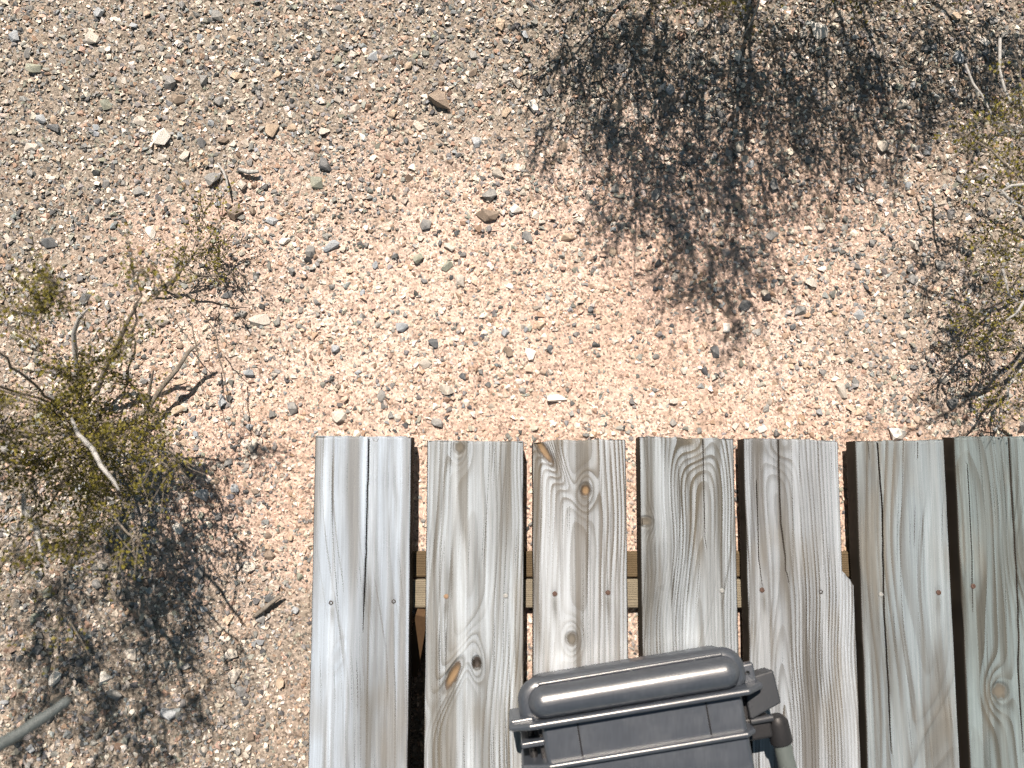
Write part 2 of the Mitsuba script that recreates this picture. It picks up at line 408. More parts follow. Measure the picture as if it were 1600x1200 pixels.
# stains: board, pixel, half size, strength
STAINS = [
    (1, 697, 948, 4, 18, 0.5), (2, 867, 945, 4, 22, 0.6), (2, 950, 944, 4, 20, 0.5), (4, 1191, 940, 4, 22, 0.6), (5, 1467, 944, 4, 22, 0.6), (6, 1521, 930, 4, 20, 0.5), (0, 517, 956, 4, 16, 0.4), (3, 1015, 960, 20, 110, 0.5), (3, 1012, 800, 10, 40, 0.4), (4, 1270, 1000, 20, 200, 0.35),
    (0, 575, 1080, 24, 190, 0.62), (0, 540, 760, 14, 160, 0.25), (0, 617, 760, 5, 90, 0.4), (0, 577, 940, 10, 40, 0.5), (1, 746, 900, 7, 60, 0.6), (1, 700, 905, 8, 30, 0.5), (1, 752, 1120, 12, 110, 0.5), (1, 785, 780, 16, 130, 0.35), (2, 908, 720, 16, 40, 0.5), (2, 905, 1010, 14, 60, 0.4), (2, 925, 800, 7, 50, 0.4),
    (3, 1020, 900, 26, 60, 0.6), (3, 1110, 880, 14, 150, 0.45), (3, 1060, 740, 12, 60, 0.3), (4, 1230, 850, 16, 170, 0.4), (5, 1390, 1040, 14, 90, 0.5), (5, 1440, 1150, 16, 60, 0.35), (6, 1585, 870, 18, 60, 0.5), (6, 1540, 780, 12, 120, 0.3), (4, 1200, 700, 26, 14, 0.4),
]
# cracks: board, pixel track from the end on, depth in mm, half width in mm
CRACKS = [
    (0, [(583, 680), (580, 705), (574, 760), (572, 860), (569, 935), (567, 990)], 11, 0.8),
    (3, [(1083, 683), (1086, 720), (1094, 790), (1105, 860)], 5, 0.5),
    (4, [(1203, 684), (1209, 750), (1222, 830), (1233, 915)], 8, 0.8), (4, [(1172, 760), (1180, 830), (1192, 920)], 5, 0.5),
    (5, [(1371, 688), (1374, 730), (1379, 800), (1380, 870), (1382, 960), (1388, 1060), (1393, 1180)], 10, 1.1), (5, [(1434, 688), (1434, 722)], 7, 0.7), (5, [(1356, 688), (1359, 720)], 6, 0.6),
    (6, [(1583, 700), (1587, 790), (1590, 880), (1592, 1000), (1590, 1180)], 8, 0.9), (6, [(1513, 735), (1519, 850), (1520, 960)], 5, 0.5),
]
SCREWS = [(0, 517, 942, 'dark_screw'), (0, 615, 940, 'dark_screw'), (1, 697, 932, 'copper_screw'), (1, 790, 931, 'zinc_screw'), (2, 867, 928, 'rusty_screw'), (2, 950, 926, 'rusty_screw'),
          (3, 1033, 922, 'dark_screw'), (3, 1128, 923, 'zinc_screw'), (4, 1191, 922, 'rusty_screw'), (4, 1283, 925, 'dark_screw'), (5, 1377, 929, 'zinc_screw'), (5, 1467, 926, 'rusty_screw'), (6, 1521, 916, 'rusty_screw'), (6, 1612, 918, 'rusty_screw')]
KCOL = [([0.095, 0.088, 0.074], [0.125, 0.112, 0.09]), ([0.075, 0.055, 0.038], [0.235, 0.155, 0.08]), ([0.06, 0.045, 0.035], [0.035, 0.026, 0.02]), ([0.0, 0.0, 0.0], [0.0, 0.0, 0.0])]


def board_frame(b):
    """Centre x, and the slight turn of the board, from its edges (they run nearly square to the end)."""
    xl, xr = deck_px(b['l'], 700)[0], deck_px(b['r'], 700)[0]
    return xl, xr


def grain_fn(i, b):
    xl, xr = board_frame(b)
    xc = (xl + xr) / 2
    ks = [(*deck_px(k[1], k[2]), k[3] * 0.000933, k[4] * 0.000933, k[5], k[6]) for k in KNOTS if k[0] == i]
    st = [(*deck_px(k[1], k[2]), k[3] * 0.000933, k[4] * 0.000933, k[5]) for k in STAINS if k[0] == i]
    s = 13.7 * i

    def f(p, n, uv, relief=False):
        wav = noise(p.y * 3.1 + s, 0.5, 0.0) - 0.5
        x = p.x - xc - b['pith'] + 0.012 * wav + 0.004 * (noise(p.y * 11 + s, 3.0, 0.0) - 0.5) + 0.0045 * (noise(p.x * 28, p.y * 7 + s, 1.0) - 0.5)
        dep = b['deep'] + b['drift'] * (p.y - 0.06) + 0.022 * (noise(p.y * 5 + s, p.x * 9, 2.0) - 0.5)
        kn_mask, kn_ring, kn_heart = mi.Float(0), mi.Float(0), mi.Float(0)
        kc_a, kc_b = mi.Color3f(0.2), mi.Color3f(0.3)
        for kx, ky, rx, ry, lean, kind in ks:
            dx, dy = p.x - kx - lean * (p.y - ky) * 1.0, p.y - ky
            e = dr.sqrt(dr.square(dx / rx) + dr.square(dy / ry) + 1e-6)
            dep = dep + 0.020 * dr.exp(-dr.square(dx / (rx * 1.9)) - dr.square(dy / (ry * 3.2)))
            x = x - 0.0040 * (dx / dr.sqrt(dr.square(dx) + rx * rx)) * dr.exp(-dr.square(e / 2.4))
            m = (0.0 if kind == 3 else 1.0) - (0.0 if kind == 3 else 1.0) * smoothstep(0.8, 1.08, e + 0.6 * (fbm(p.x * 240, p.y * 150, s, 2) - 0.5))
            near = m > kn_mask
            kn_heart = dr.select(near, 1 - smoothstep(0.3, 0.85, e), kn_heart)
            kc_a = dr.select(near, mi.Color3f(KCOL[kind][0]), kc_a)
            kc_b = dr.select(near, mi.Color3f(KCOL[kind][1]), kc_b)
            kn_ring = kn_ring if kind == 3 else dr.maximum(kn_ring, dr.exp(-dr.square((e - 1.12) / 0.2)))
            kn_mask = dr.maximum(kn_mask, m)
        d = dr.sqrt(dr.square(x) + dr.square(dep))
        r = d * b['ring'] + 0.55 * fbm(p.x * 40, p.y * 4 + s, 5.0, 2) + 1.3 * noise(p.y * 1.3 + s, p.x * 4, 7.0)
        rk = dr.floor(r)
        fr = r - rk
        late = smoothstep(0.30, 0.86, fr) * (1 - smoothstep(0.93, 1.0, fr)) * (0.45 + 0.75 * cell_rand(rk, 3.0 + i, 0.0))
        fib = noise(p.x * 1500, p.y * 22 + s, 0.0)
        fib2 = fbm(p.x * 420, p.y * 9 + s, 4.0, 2)
        if relief:
            return 0.0007 * late + 0.00035 * fib + 0.0006 * fib2 - 0.0009 * kn_ring
        streak = fbm(p.x * 70 + s, p.y * 2.4, 0.0, 3)
        blotch = fbm(p.x * 22 + s, p.y * 9, 9.0, 3)
        patch = 0.55 + 0.75 * smoothstep(0.3, 0.7, fbm(p.x * 14 + s, p.y * 5, 2.0, 2))
        c = mix(b['tone'], b['dark'], dr.clip(late * b['con'] * patch * 1.15, 0, 1))
        vein = fbm(p.x * 260 + 0.9 * wav * 26 + x * 0.0, p.y * 3.4 + s, 6.0, 3)          # fine weathering checks along the grain
        c = mix(c, mi.Color3f(b['dark']) * 0.8, smoothstep(0.58, 0.72, vein) * 0.55 * smoothstep(0.3, 0.6, fbm(p.x * 18, p.y * 6 + s, 8.0, 2)))
        chk = noise(p.x * 620 + 31 * wav, p.y * 7 + s, 11.0)
        c = mix(c, mi.Color3f(b['dark']) * 0.4, smoothstep(0.86, 0.94, chk) * 0.8)
        c = mix(c, mi.Color3f(b['dark']) * 1.08, smoothstep(0.46, 0.70, streak) * 0.70)
        c = mix(c, mi.Color3f([0.18, 0.165, 0.135]), smoothstep(0.54, 0.8, blotch) * 0.36)
        c = mix(c, mi.Color3f(b['tone']) * 1.5, smoothstep(0.56, 0.8, noise(p.x * 85, p.y * 4 + s, 3.0)) * 0.5)
        for sx, sy, rx, ry, k in st:
            e = dr.square((p.x - sx + 0.006 * (noise(p.y * 30, s, 0) - 0.5)) / rx) + dr.square((p.y - sy) / ry)
            c = mix(c, mi.Color3f([0.075, 0.07, 0.058]), dr.clip(k * 1.15 * dr.exp(-e) * (0.3 + 1.1 * fib2), 0, 1))
        c = c * (0.74 + 0.24 * fib + 0.30 * fib2)
        c = mix(c, mi.Color3f(b['dark']) * 0.75, kn_ring * 0.55)
        c = mix(c, kc_a * (1 - kn_heart) + kc_b * kn_heart, kn_mask * 0.92)
        # the sawn sides are stained nearly black where the rain runs through the gaps
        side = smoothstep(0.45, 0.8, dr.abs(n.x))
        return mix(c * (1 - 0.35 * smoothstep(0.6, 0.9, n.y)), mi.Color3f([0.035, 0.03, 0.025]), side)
    return f


def board_mesh(i, b, y_end_far, fine=True):
    g = np.random.default_rng(50 + i)
    xl, xr = board_frame(b)
    w = xr - xl
    yA, yB = deck_px(b['l'], b['e'][0])[1], deck_px(b['r'], b['e'][1])[1]
    th, rad = 0.038, 0.0035
    step = 0.004 if fine else 0.03
    ys = np.concatenate([[0, 0.0006, 0.002], np.arange(step, 0.5, step), np.linspace(0.5, END_Y - y_end_far, 24)])
    nx = 88 if fine else 14
    cs = np.linspace(-1, 1, nx)
    prof = []                                  # (s across -1..1, inset, drop): ring round the section
    arc = np.radians(np.linspace(0, 90, 5)) if fine else np.radians([0, 45, 90])
    left = [(-1, rad * (1 - math.cos(a)), rad * (1 - math.sin(a))) for a in arc[:-1]]
    right = [(1, rad * (1 - math.cos(a)), rad * (1 - math.sin(a))) for a in arc[::-1][1:]]
    ring = [(-1, 0.0015, th), (-1, 0, th - 0.0015), (-1, 0, th * 0.5)] + left
    k0 = len(ring)
    ring = ring + [(c, 0, 0) for c in cs] + right + [(1, 0, th * 0.5), (1, 0, th - 0.0015), (1, 0.0015, th)]
    S = np.array(ring)
    V = np.zeros((len(ys), len(S), 3))
    L = xl + 0.0007 * (meshkit.noise(np.stack([ys * 25, ys * 0 + i, ys * 0], -1)) - 0.5)
    R = xr + 0.0010 * (meshkit.noise(np.stack([ys * 25, ys * 0 + i, ys * 0 + 3.5], -1)) - 0.5)
    if i == 4:                                 # the fifth board is whole only below its wane edge
        yy = yA - ys
        R = R + (deck_px(1327, 905)[0] - deck_px(1310, 905)[0]) * np.clip((deck_px(1310, 893)[1] - yy + 0.006 * (meshkit.noise(np.stack([ys * 300, ys * 0, ys * 0], -1)) - 0.5)) / 0.016, 0, 1) ** 0.7
    top = slice(k0, k0 + nx)
    # cracks: pull the nearest columns onto each track
    xt = L[:, None] + rad + (cs[None] + 1) / 2 * (R - L - 2 * rad)[:, None]
    drop = np.zeros_like(xt)
    if fine:
        for bi, track, deep, half in [c for c in CRACKS if c[0] == i]:
            tr = np.array([deck_px(*q) for q in track])
            o = np.argsort(tr[:, 1])
            yw = yA - ys
            tx = np.interp(yw, tr[o, 1], tr[o, 0]) + 0.0012 * (meshkit.fbm(np.stack([ys * 60, ys * 0 + bi, ys * 0 + half], -1), 3) - 0.5)
            lo, hi = tr[:, 1].min(), tr[:, 1].max()
            live = np.clip((yw - lo) / 0.05, 0, 1) * np.clip((hi + 0.012 - yw) / 0.01, 0, 1)
            if hi > yA - 0.02:
                live = np.clip((yw - lo) / 0.06, 0, 1)
            k = int(np.argmin(np.abs(xt - tx[:, None]).mean(0)))
            k = min(max(k, 3), nx - 4)
            hw = half * 0.001 * (0.35 + 0.65 * live) + 0.00012
            a, c = xt[:, k - 3], xt[:, k + 3]
            tx = np.clip(tx, a + 0.002, c - 0.002)
            ok = live > 0
            for kk, dx, dd in ((k - 2, -2.6, 0), (k - 1, -1, 0.10), (k, 0, 1), (k + 1, 1, 0.10), (k + 2, 2.6, 0)):
                xt[ok, kk] = (tx + dx * hw)[ok]
                drop[:, kk] += dd * deep * 0.001 * live
        for bi, sx, sy, m in [q for q in SCREWS if q[0] == i]:
            c = deck_px(sx, sy)
            e = np.hypot(xt - c[0], (yA - ys)[:, None] - c[1]) / 0.0052
            drop += 0.0012 * np.exp(-e ** 4)
        for kb in [k for k in KNOTS if k[0] == i]:
            c = deck_px(kb[1], kb[2])
            dx, dy = xt - c[0], (yA - ys)[:, None] - c[1]
            dx = dx - kb[5] * dy
            e = np.sqrt((dx / (kb[3] * 0.000933)) ** 2 + (dy / (kb[4] * 0.000933)) ** 2)
            drop += {0: 0.0012, 1: 0.0032, 2: 0.007, 3: 0.0}[kb[6]] * np.exp(-(e / 0.9) ** 4)
            drop -= 0.0011 * np.exp(-((e - 1.5) / 0.5) ** 2)
        cup = 0.0012 * (cs[None] ** 2)
        drop += cup * 0.6 + 0.0011 * (meshkit.fbm(np.stack([xt * 120, np.repeat(ys[:, None] * 4, nx, 1) + i * 7, xt * 0], -1), 3, 6) - 0.5)
    V[..., 0] = np.where(S[None, :, 0] < 0, L[:, None] + S[None, :, 1], R[:, None] - S[None, :, 1])
    V[:, top, 0] = xt
    V[..., 2] = DECK - S[None, :, 2]
    V[:, top, 2] = DECK - drop
    frac = (V[..., 0] - xl) / w
    yend = yA + (yB - yA) * frac
    rag = (meshkit.fbm(np.stack([V[0, :, 0] * 160, S[:, 2] * 40 + i, S[:, 2] * 0], -1), 3, 9) - 0.5) * 0.0055
    if i == 3:
        rag = rag - 0.008 * np.exp(-((V[0, :, 0] - deck_px(1083, 686)[0]) / 0.009) ** 2)
    if i == 2:
        rag = rag - 0.006 * np.exp(-((V[0, :, 0] - deck_px(840, 686)[0]) / 0.009) ** 2)
    if i == 0:
        rag = rag - 0.006 * np.exp(-((V[0, :, 0] - deck_px(587, 686)[0]) / 0.004) ** 2)
    fade = np.exp(-ys / 0.03)[:, None]
    V[..., 1] = yend - ys[:, None] + rag[None] * fade
    if fine:
        V[0, top, 2] -= 0.0018                 # the worn edge of the end grain
        V[1, top, 2] -= 0.0009
    ny, nr = V.shape[:2]
    idx = np.arange(ny * nr).reshape(ny, nr)
    nxt = np.roll(idx, -1, 1)
    q = np.stack([idx[:-1], idx[1:], nxt[1:], nxt[:-1]], -1).reshape(-1, 4)
    V = V.reshape(-1, 3)
    F = np.vstack([q[:, [0, 2, 1]], q[:, [0, 3, 2]]])
    caps = []
    for row, flip in ((0, False), (ny - 1, True)):
        c = len(V)
        V = np.vstack([V, V[idx[row]].mean(0)])
        t = np.stack([idx[row], nxt[row], np.full(nr, c)], -1)
        caps.append(t[:, ::-1] if flip else t)
    F = np.vstack([F, *caps])
    m = trimesh.Trimesh(V, F, process=False)
    if m.volume < 0:
        m.invert()
    return m


FAR_Y = -1.75
tell('wooden_deck', 'low weathered grey wooden deck of parallel boards with gaps over the gravel', 'deck')
board_keys = []
for i, b in enumerate(BOARDS):
    fn = grain_fn(i, b)
    scene[f'wood_{i}'] = {'type': 'bumpmap', 'scale': 1.0, 't': mikit.proc(lambda p, n, uv, fn=fn: fn(p, n, uv, True), eps=0.0005),
                          'b': two({'type': 'principled', 'base_color': mikit.proc(fn), 'roughness': 0.72, 'specular': 0.3})}
    board_keys.append(add('wooden_deck__board', board_mesh(i, b, FAR_Y), f'wood_{i}', smooth=40))
tell(board_keys[0], 'smooth bluish grey outermost board split by a long crack')
tell(board_keys[1], 'second board with an orange hearted slanting knot')
tell(board_keys[2], 'third board with a broken yellow knot at its end')
tell(board_keys[3], 'fourth board with dark swirling grain and a chipped end')
tell(board_keys[4], 'fifth board with a stepped edge')
tell(board_keys[5], 'sixth board, straight grained with long cracks')
tell(board_keys[6], 'greenish grey seventh board')
for k in range(5):                             # the deck goes on beyond the frame
    l = 1655 + 163 * k
    b = dict(BOARDS[5 + k % 2], l=l, r=l + 150, e=(686, 687))
    board_keys.append(add('wooden_deck__board', board_mesh(20 + k, b, FAR_Y, False), f'wood_{6 - k % 2}', smooth=40))


def box(lo, hi, bevel=0.0):
    lo, hi = np.array(lo, float), np.array(hi, float)
    if bevel:
        pts = []
        for sx in (0, 1):
            for sy in (0, 1):
                for sz in (0, 1):
                    c = np.where([sx, sy, sz], hi, lo)
                    s = np.where([sx, sy, sz], -1, 1) * bevel
                    for k in range(3):
                        q = c + s
                        q[k] = c[k]
                        pts.append(q)
        pts = np.array(pts)
        h = ConvexHull(pts)
        m = trimesh.Trimesh(pts, h.simplices, process=False)
        m.fix_normals()
        return m
    return trimesh.creation.box(bounds=[lo, hi])


XL = deck_px(500, 700)[0]
y1a, y1b = at(800, 862, DECK - 0.045)[1], at(800, 902, DECK - 0.045)[1]
y2a, y2b = at(800, 906, DECK - 0.039)[1], at(800, 950, DECK - 0.039)[1]
XR = deck_px(2450, 700)[0]
add('wooden_deck__joist', box([XL, y1b, -0.10], [XR, y1a, DECK - 0.046], 0.002), 'old_beam_mat', 'darker brown joist, nearest the board ends')
add('wooden_deck__joist', box([XL + 0.004, y2b, -0.10], [XR, y2a, DECK - 0.0392], 0.002), 'beam_mat', 'yellowish sawn joist that carries the screwed boards')
add('wooden_deck__joist', box([XL, FAR_Y + 0.1, -0.10], [XR, FAR_Y + 0.138, DECK - 0.0392], 0.002), 'beam_mat')
add('wooden_deck__joist', box([XL, -0.95, -0.10], [XR, -0.912, DECK - 0.0392], 0.002), 'beam_mat')
# a short brown brace slants down behind the joist under the first gap
ba, bb = at(662, 952, DECK - 0.045), at(646, 1045, -0.06)
bm = trimesh.creation.box(extents=[0.018, np.linalg.norm(bb - ba), 0.03])
dv = (bb - ba) / np.linalg.norm(bb - ba)
sx = np.cross(dv, [0, 0, 1.0])
sx /= np.linalg.norm(sx)
M4 = np.eye(4)
M4[:3, 0], M4[:3, 1], M4[:3, 2], M4[:3, 3] = sx, dv, np.cross(sx, dv), (ba + bb) / 2
bm.apply_transform(M4)
plain('brace_mat', (0.085, 0.05, 0.024), 0.85)
add('wooden_deck__brace', bm, 'brace_mat', 'brown brace slanting down behind the joist')


def lathe(profile, n=14):
    return trimesh.creation.revolve(np.array(profile), sections=n)


for i, sx, sy, mat in SCREWS:
    m = lathe([(0, 0.0002), (0.0012, 0.0002), (0.0016, 0.0013), (0.0030, 0.0012), (0.0036, 0.0006), (0.0036, -0.001), (0.0018, -0.004), (0, -0.012)], 12)
    c = deck_px(sx, sy)
    m.apply_translation([c[0], c[1], DECK - (0.0022 if mat == 'dark_screw' else 0.0009)])
    add(board_keys[i] + '__screw', m, mat, smooth=35)

# ------------------------------------------------------------------ black plastic case
import manifold3d as m3
ZT = DECK + 0.12                                # the height of the case's upper side
O = at(846, 1138, ZT)
E = at(1156, 1087, ZT)
EX = (E - O) / np.linalg.norm(E - O)
EY = np.array([-EX[1], EX[0], 0])
CASE = np.eye(4)
CASE[:3, 0], CASE[:3, 1], CASE[:3, 2], CASE[:3, 3] = EX, EY, [0, 0, 1], [O[0], O[1], DECK]


def man(m):
    a = m.to_mesh()
    return trimesh.Trimesh(np.array(a.vert_properties[:, :3]), np.array(a.tri_verts), process=False)


def rbox(x0, x1, y0, y1, z0, z1, r, seg=24):
    """A box with rounded edges: the hull of eight balls."""
    s = m3.Manifold.sphere(r, seg)
    return m3.Manifold.batch_hull([s.translate([x, y, z]) for x in (x0 + r, x1 - r) for y in (y0 + r, y1 - r) for z in (z0 + r, z1 - r)])


def plate(pts, y0, y1, r=0.0015):
    """A plate across the case (outline in x, z) from y0 to y1 with softened edges."""
    s = m3.Manifold.sphere(r, 20)
    return m3.Manifold.batch_hull([s.translate([x, y, z]) for x, z in pts for y in (y0 + r, y1 - r)])


def case_part(key, m, mat='plastic_mat', smooth=35, **kw):
    t = man(m) if isinstance(m, m3.Manifold) else m
    t.apply_transform(CASE)
    return add('hard_case__' + key, t, mat, smooth=smooth, **kw)


tell('hard_case', 'black plastic hard case with rounded lid, latch and hinge lying on the boards', 'case')
H = 0.12
LX0, LX1 = -0.012, 0.268
# lid: a long rounded bulge with a thinner rim on its outer side
bulge = rbox(LX0, LX1, 0.006, 0.048, 0.004, H, 0.0208, 48)


def round_plate(x0, x1, y0, y1, z1, rc, re):
    """A slab with round far corners (radius rc in plan) and rounded upper edges (radius re)."""
    ring = m3.Manifold.revolve(m3.CrossSection.circle(re, 20).translate([rc - re, 0]), 40)
    s = m3.Manifold.sphere(re, 16)
    up = [ring.translate([x, y1 - rc, z1 - re]) for x in (x0 + rc, x1 - rc)] + [s.translate([x, y0 + re, z1 - re]) for x in (x0 + re, x1 - re)]
    return m3.Manifold.batch_hull(up + [u.translate([0, -0.026 * k, -(z1 - re - 0.012)]) for u, k in zip(up, (1, 1, 0, 0))])


lid = bulge + round_plate(LX0 - 0.014, LX1 + 0.010, 0.002, 0.057, H - 0.023, 0.030, 0.012)
case_part('lid', lid, label='lid with a long glossy rounded bulge')
case_part('lid__bead', m3.Manifold.batch_hull([m3.Manifold.sphere(0.0022, 14).translate([x, 0.0500, H - 0.0226]) for x in (LX0 + 0.018, LX1 - 0.020)]))
for q in (0.045, 0.128, 0.212):
    case_part('lid__rib', rbox(q - 0.0018, q + 0.0018, 0.040, 0.050, 0.06, H - 0.0205, 0.0015, 10))
# the lip of the lid, with tabs that stick out at both ends
lip = plate([(LX0 - 0.026, 0.02), (LX1 + 0.024, 0.02), (LX1 + 0.024, H - 0.026), (LX1 + 0.004, H - 0.008), (LX0 - 0.002, H - 0.008), (LX0 - 0.026, H - 0.02)], -0.003, 0.006, 0.0042)
hole = m3.Manifold.cylinder(0.03, 0.0035, 0.0035, 16).rotate([90, 0, 0])
tabR = rbox(LX1 - 0.004, LX1 + 0.023, 0.004, 0.030, H - 0.050, H - 0.034, 0.003, 14) - m3.Manifold.cylinder(0.06, 0.0032, 0.0032, 16).translate([LX1 + 0.013, 0.018, H - 0.075])
case_part('lip', lip)
case_part('lip__tab', tabR, label='pale grey corner tab with a hole')
case_part('lip__tab', rbox(LX0 - 0.027, LX0 + 0.004, 0.003, 0.011, H - 0.050, H - 0.018, 0.003, 14))
# the wall between the two lips, then the base
case_part('body', rbox(0.0, 0.266, -0.175, 0.000, 0.004, H - 0.019, 0.007, 20), label='dull dark body of the case')
for q in (0.047, 0.217):
    case_part('body__seam', rbox(q - 0.001, q + 0.001, -0.048, -0.002, H - 0.06, H - 0.0175, 0.0008, 8), 'black_mat')
lip2 = plate([(-0.030, 0.02), (0.272, 0.02), (0.272, H - 0.024), (0.262, H - 0.0135), (0.004, H - 0.0135), (-0.030, H - 0.028)], -0.057, -0.049, 0.0038)
case_part('base_lip', lip2)
# hinge at the left end: three plates with dark slots between them
for yc in (-0.026,):
    case_part('hinge_plate', rbox(-0.030, 0.004, yc - 0.004, yc + 0.004, 0.03, H - 0.028, 0.0025, 14))
case_part('hinge_plate', rbox(-0.030, 0.002, -0.085, -0.077, 0.03, H - 0.032, 0.0025, 14))
case_part('hinge_pin', m3.Manifold.cylinder(0.085, 0.005, 0.005, 16).rotate([90, 0, 0]).translate([-0.016, 0.002, H - 0.055]), 'black_mat')
case_part('hinge_back', rbox(-0.006, 0.003, -0.09, 0.0, 0.02, H - 0.04, 0.002, 10), 'black_mat')
# latch at the right end
latch = m3.Manifold.batch_hull([m3.Manifold.sphere(0.003, 12).translate(p) for p in (
    (0.278, 0.006, H - 0.046), (0.316, 0.010, H - 0.050), (0.318, -0.028, H - 0.048), (0.278, -0.040, H - 0.042), (0.278, 0.006, H - 0.075), (0.314, 0.008, H - 0.078), (0.314, -0.026, H - 0.075), (0.278, -0.04, H - 0.075))])
case_part('latch', latch, 'latch_mat', label='chunky grey latch on the end of the case')
case_part('latch__hinge', rbox(0.268, 0.304, -0.074, -0.044, H - 0.09, H - 0.05, 0.004, 14), 'black_mat')
case_part('latch__pin', m3.Manifold.cylinder(0.030, 0.0045, 0.0045, 16).rotate([0, 90, 0]).translate([0.276, -0.047, H - 0.046]), 'latch_mat')
case_part('latch__catch', rbox(0.266, 0.281, -0.046, -0.002, H - 0.10, H - 0.052, 0.003, 12), 'black_mat')


def tube(points, radii, sides=6, cap=True):
    P, R = np.asarray(points, float), np.asarray(radii, float)
    t = np.gradient(P, axis=0)
    t /= np.linalg.norm(t, axis=1, keepdims=True) + 1e-12
    ref = np.array([0, 0, 1.0]) if abs(t[:, 2].mean()) < 0.8 else np.array([1.0, 0, 0])
    a = np.cross(t, ref)
    a /= np.linalg.norm(a, axis=1, keepdims=True) + 1e-12
    b = np.cross(t, a)
    th = np.linspace(0, 2 * np.pi, sides, endpoint=False)
    V = (P[:, None] + R[:, None, None] * (np.cos(th)[None, :, None] * a[:, None] + np.sin(th)[None, :, None] * b[:, None])).reshape(-1, 3)
    n = len(P)
    i = np.arange(n * sides).reshape(n, sides)
    j = np.roll(i, -1, 1)
    F = np.stack([i[:-1], j[:-1], j[1:], i[1:]], -1).reshape(-1, 4)
    F = np.vstack([F[:, [0, 1, 2]], F[:, [0, 2, 3]]])
    if cap:
        V = np.vstack([V, P[0], P[-1]])
        F = np.vstack([F, np.stack([j[0], i[0], np.full(sides, n * sides)], -1), np.stack([i[-1], j[-1], np.full(sides, n * sides + 1)], -1)])
    return V, F


def join(parts_):
    off, V, F = 0, [], []
    for v, f in parts_:
        V.append(v), F.append(f + off)
        off += len(v)
    return np.vstack(V), np.vstack(F)


# grip tube at the right end of the case
zt = DECK + 0.055
pa, pb = at(1214, 1128, zt), at(1252, 1290, zt - 0.02)
add('hard_case__handle', tube([pa, pa * 0.7 + pb * 0.3, pb], [0.0115, 0.0118, 0.0118], 20), 'tube_mat', 'grey green tube at the end of the case', smooth=50)
pc = pa + (pb - pa) * 0.20
add('hard_case__handle__collar', tube([pa - (pb - pa) * 0.06, pa, pc - (pb - pa) * 0.01, pc], [0.009, 0.0150, 0.0150, 0.0128], 20), 'black_mat', smooth=40)


# ------------------------------------------------------------------ bushes
def curve(a, b, bend, n, g, kink=0.0):
    t = np.linspace(0, 1, n)[:, None]
    mid = (a + b) / 2 + bend
    P = a * (1 - t) ** 2 + 2 * mid * t * (1 - t) + b * t ** 2
    if kink:
        P[1:-1] += g.normal(0, kink, (n - 2, 3))
    return P


def leaf_cloud(centres, dirs, per, spread, g, size):
    n = len(centres) * per
    c = np.repeat(centres, per, 0)
    d = np.repeat(dirs, per, 0)
    c = c + d * g.uniform(-1.0, 1.0, (n, 1)) * spread * 1.4 + g.normal(0, spread * 0.45, (n, 3))
    t = g.normal(size=(n, 3))
    t[:, 2] += 0.5
    t /= np.linalg.norm(t, axis=1, keepdims=True)
    s = np.cross(t, g.normal(size=(n, 3)))
    s /= np.linalg.norm(s, axis=1, keepdims=True)
    nn = np.cross(t, s)
    L = g.uniform(*size, (n, 1))
    W = L * g.uniform(0.30, 0.46, (n, 1))
    V = np.stack([c, c + t * L * 0.45 + s * W, c + t * L + nn * L * 0.12, c + t * L * 0.45 - s * W], 1).reshape(-1, 3)
    i = np.arange(n)[:, None] * 4
    return V, np.vstack([i + [0, 1, 2], i + [0, 2, 3]])


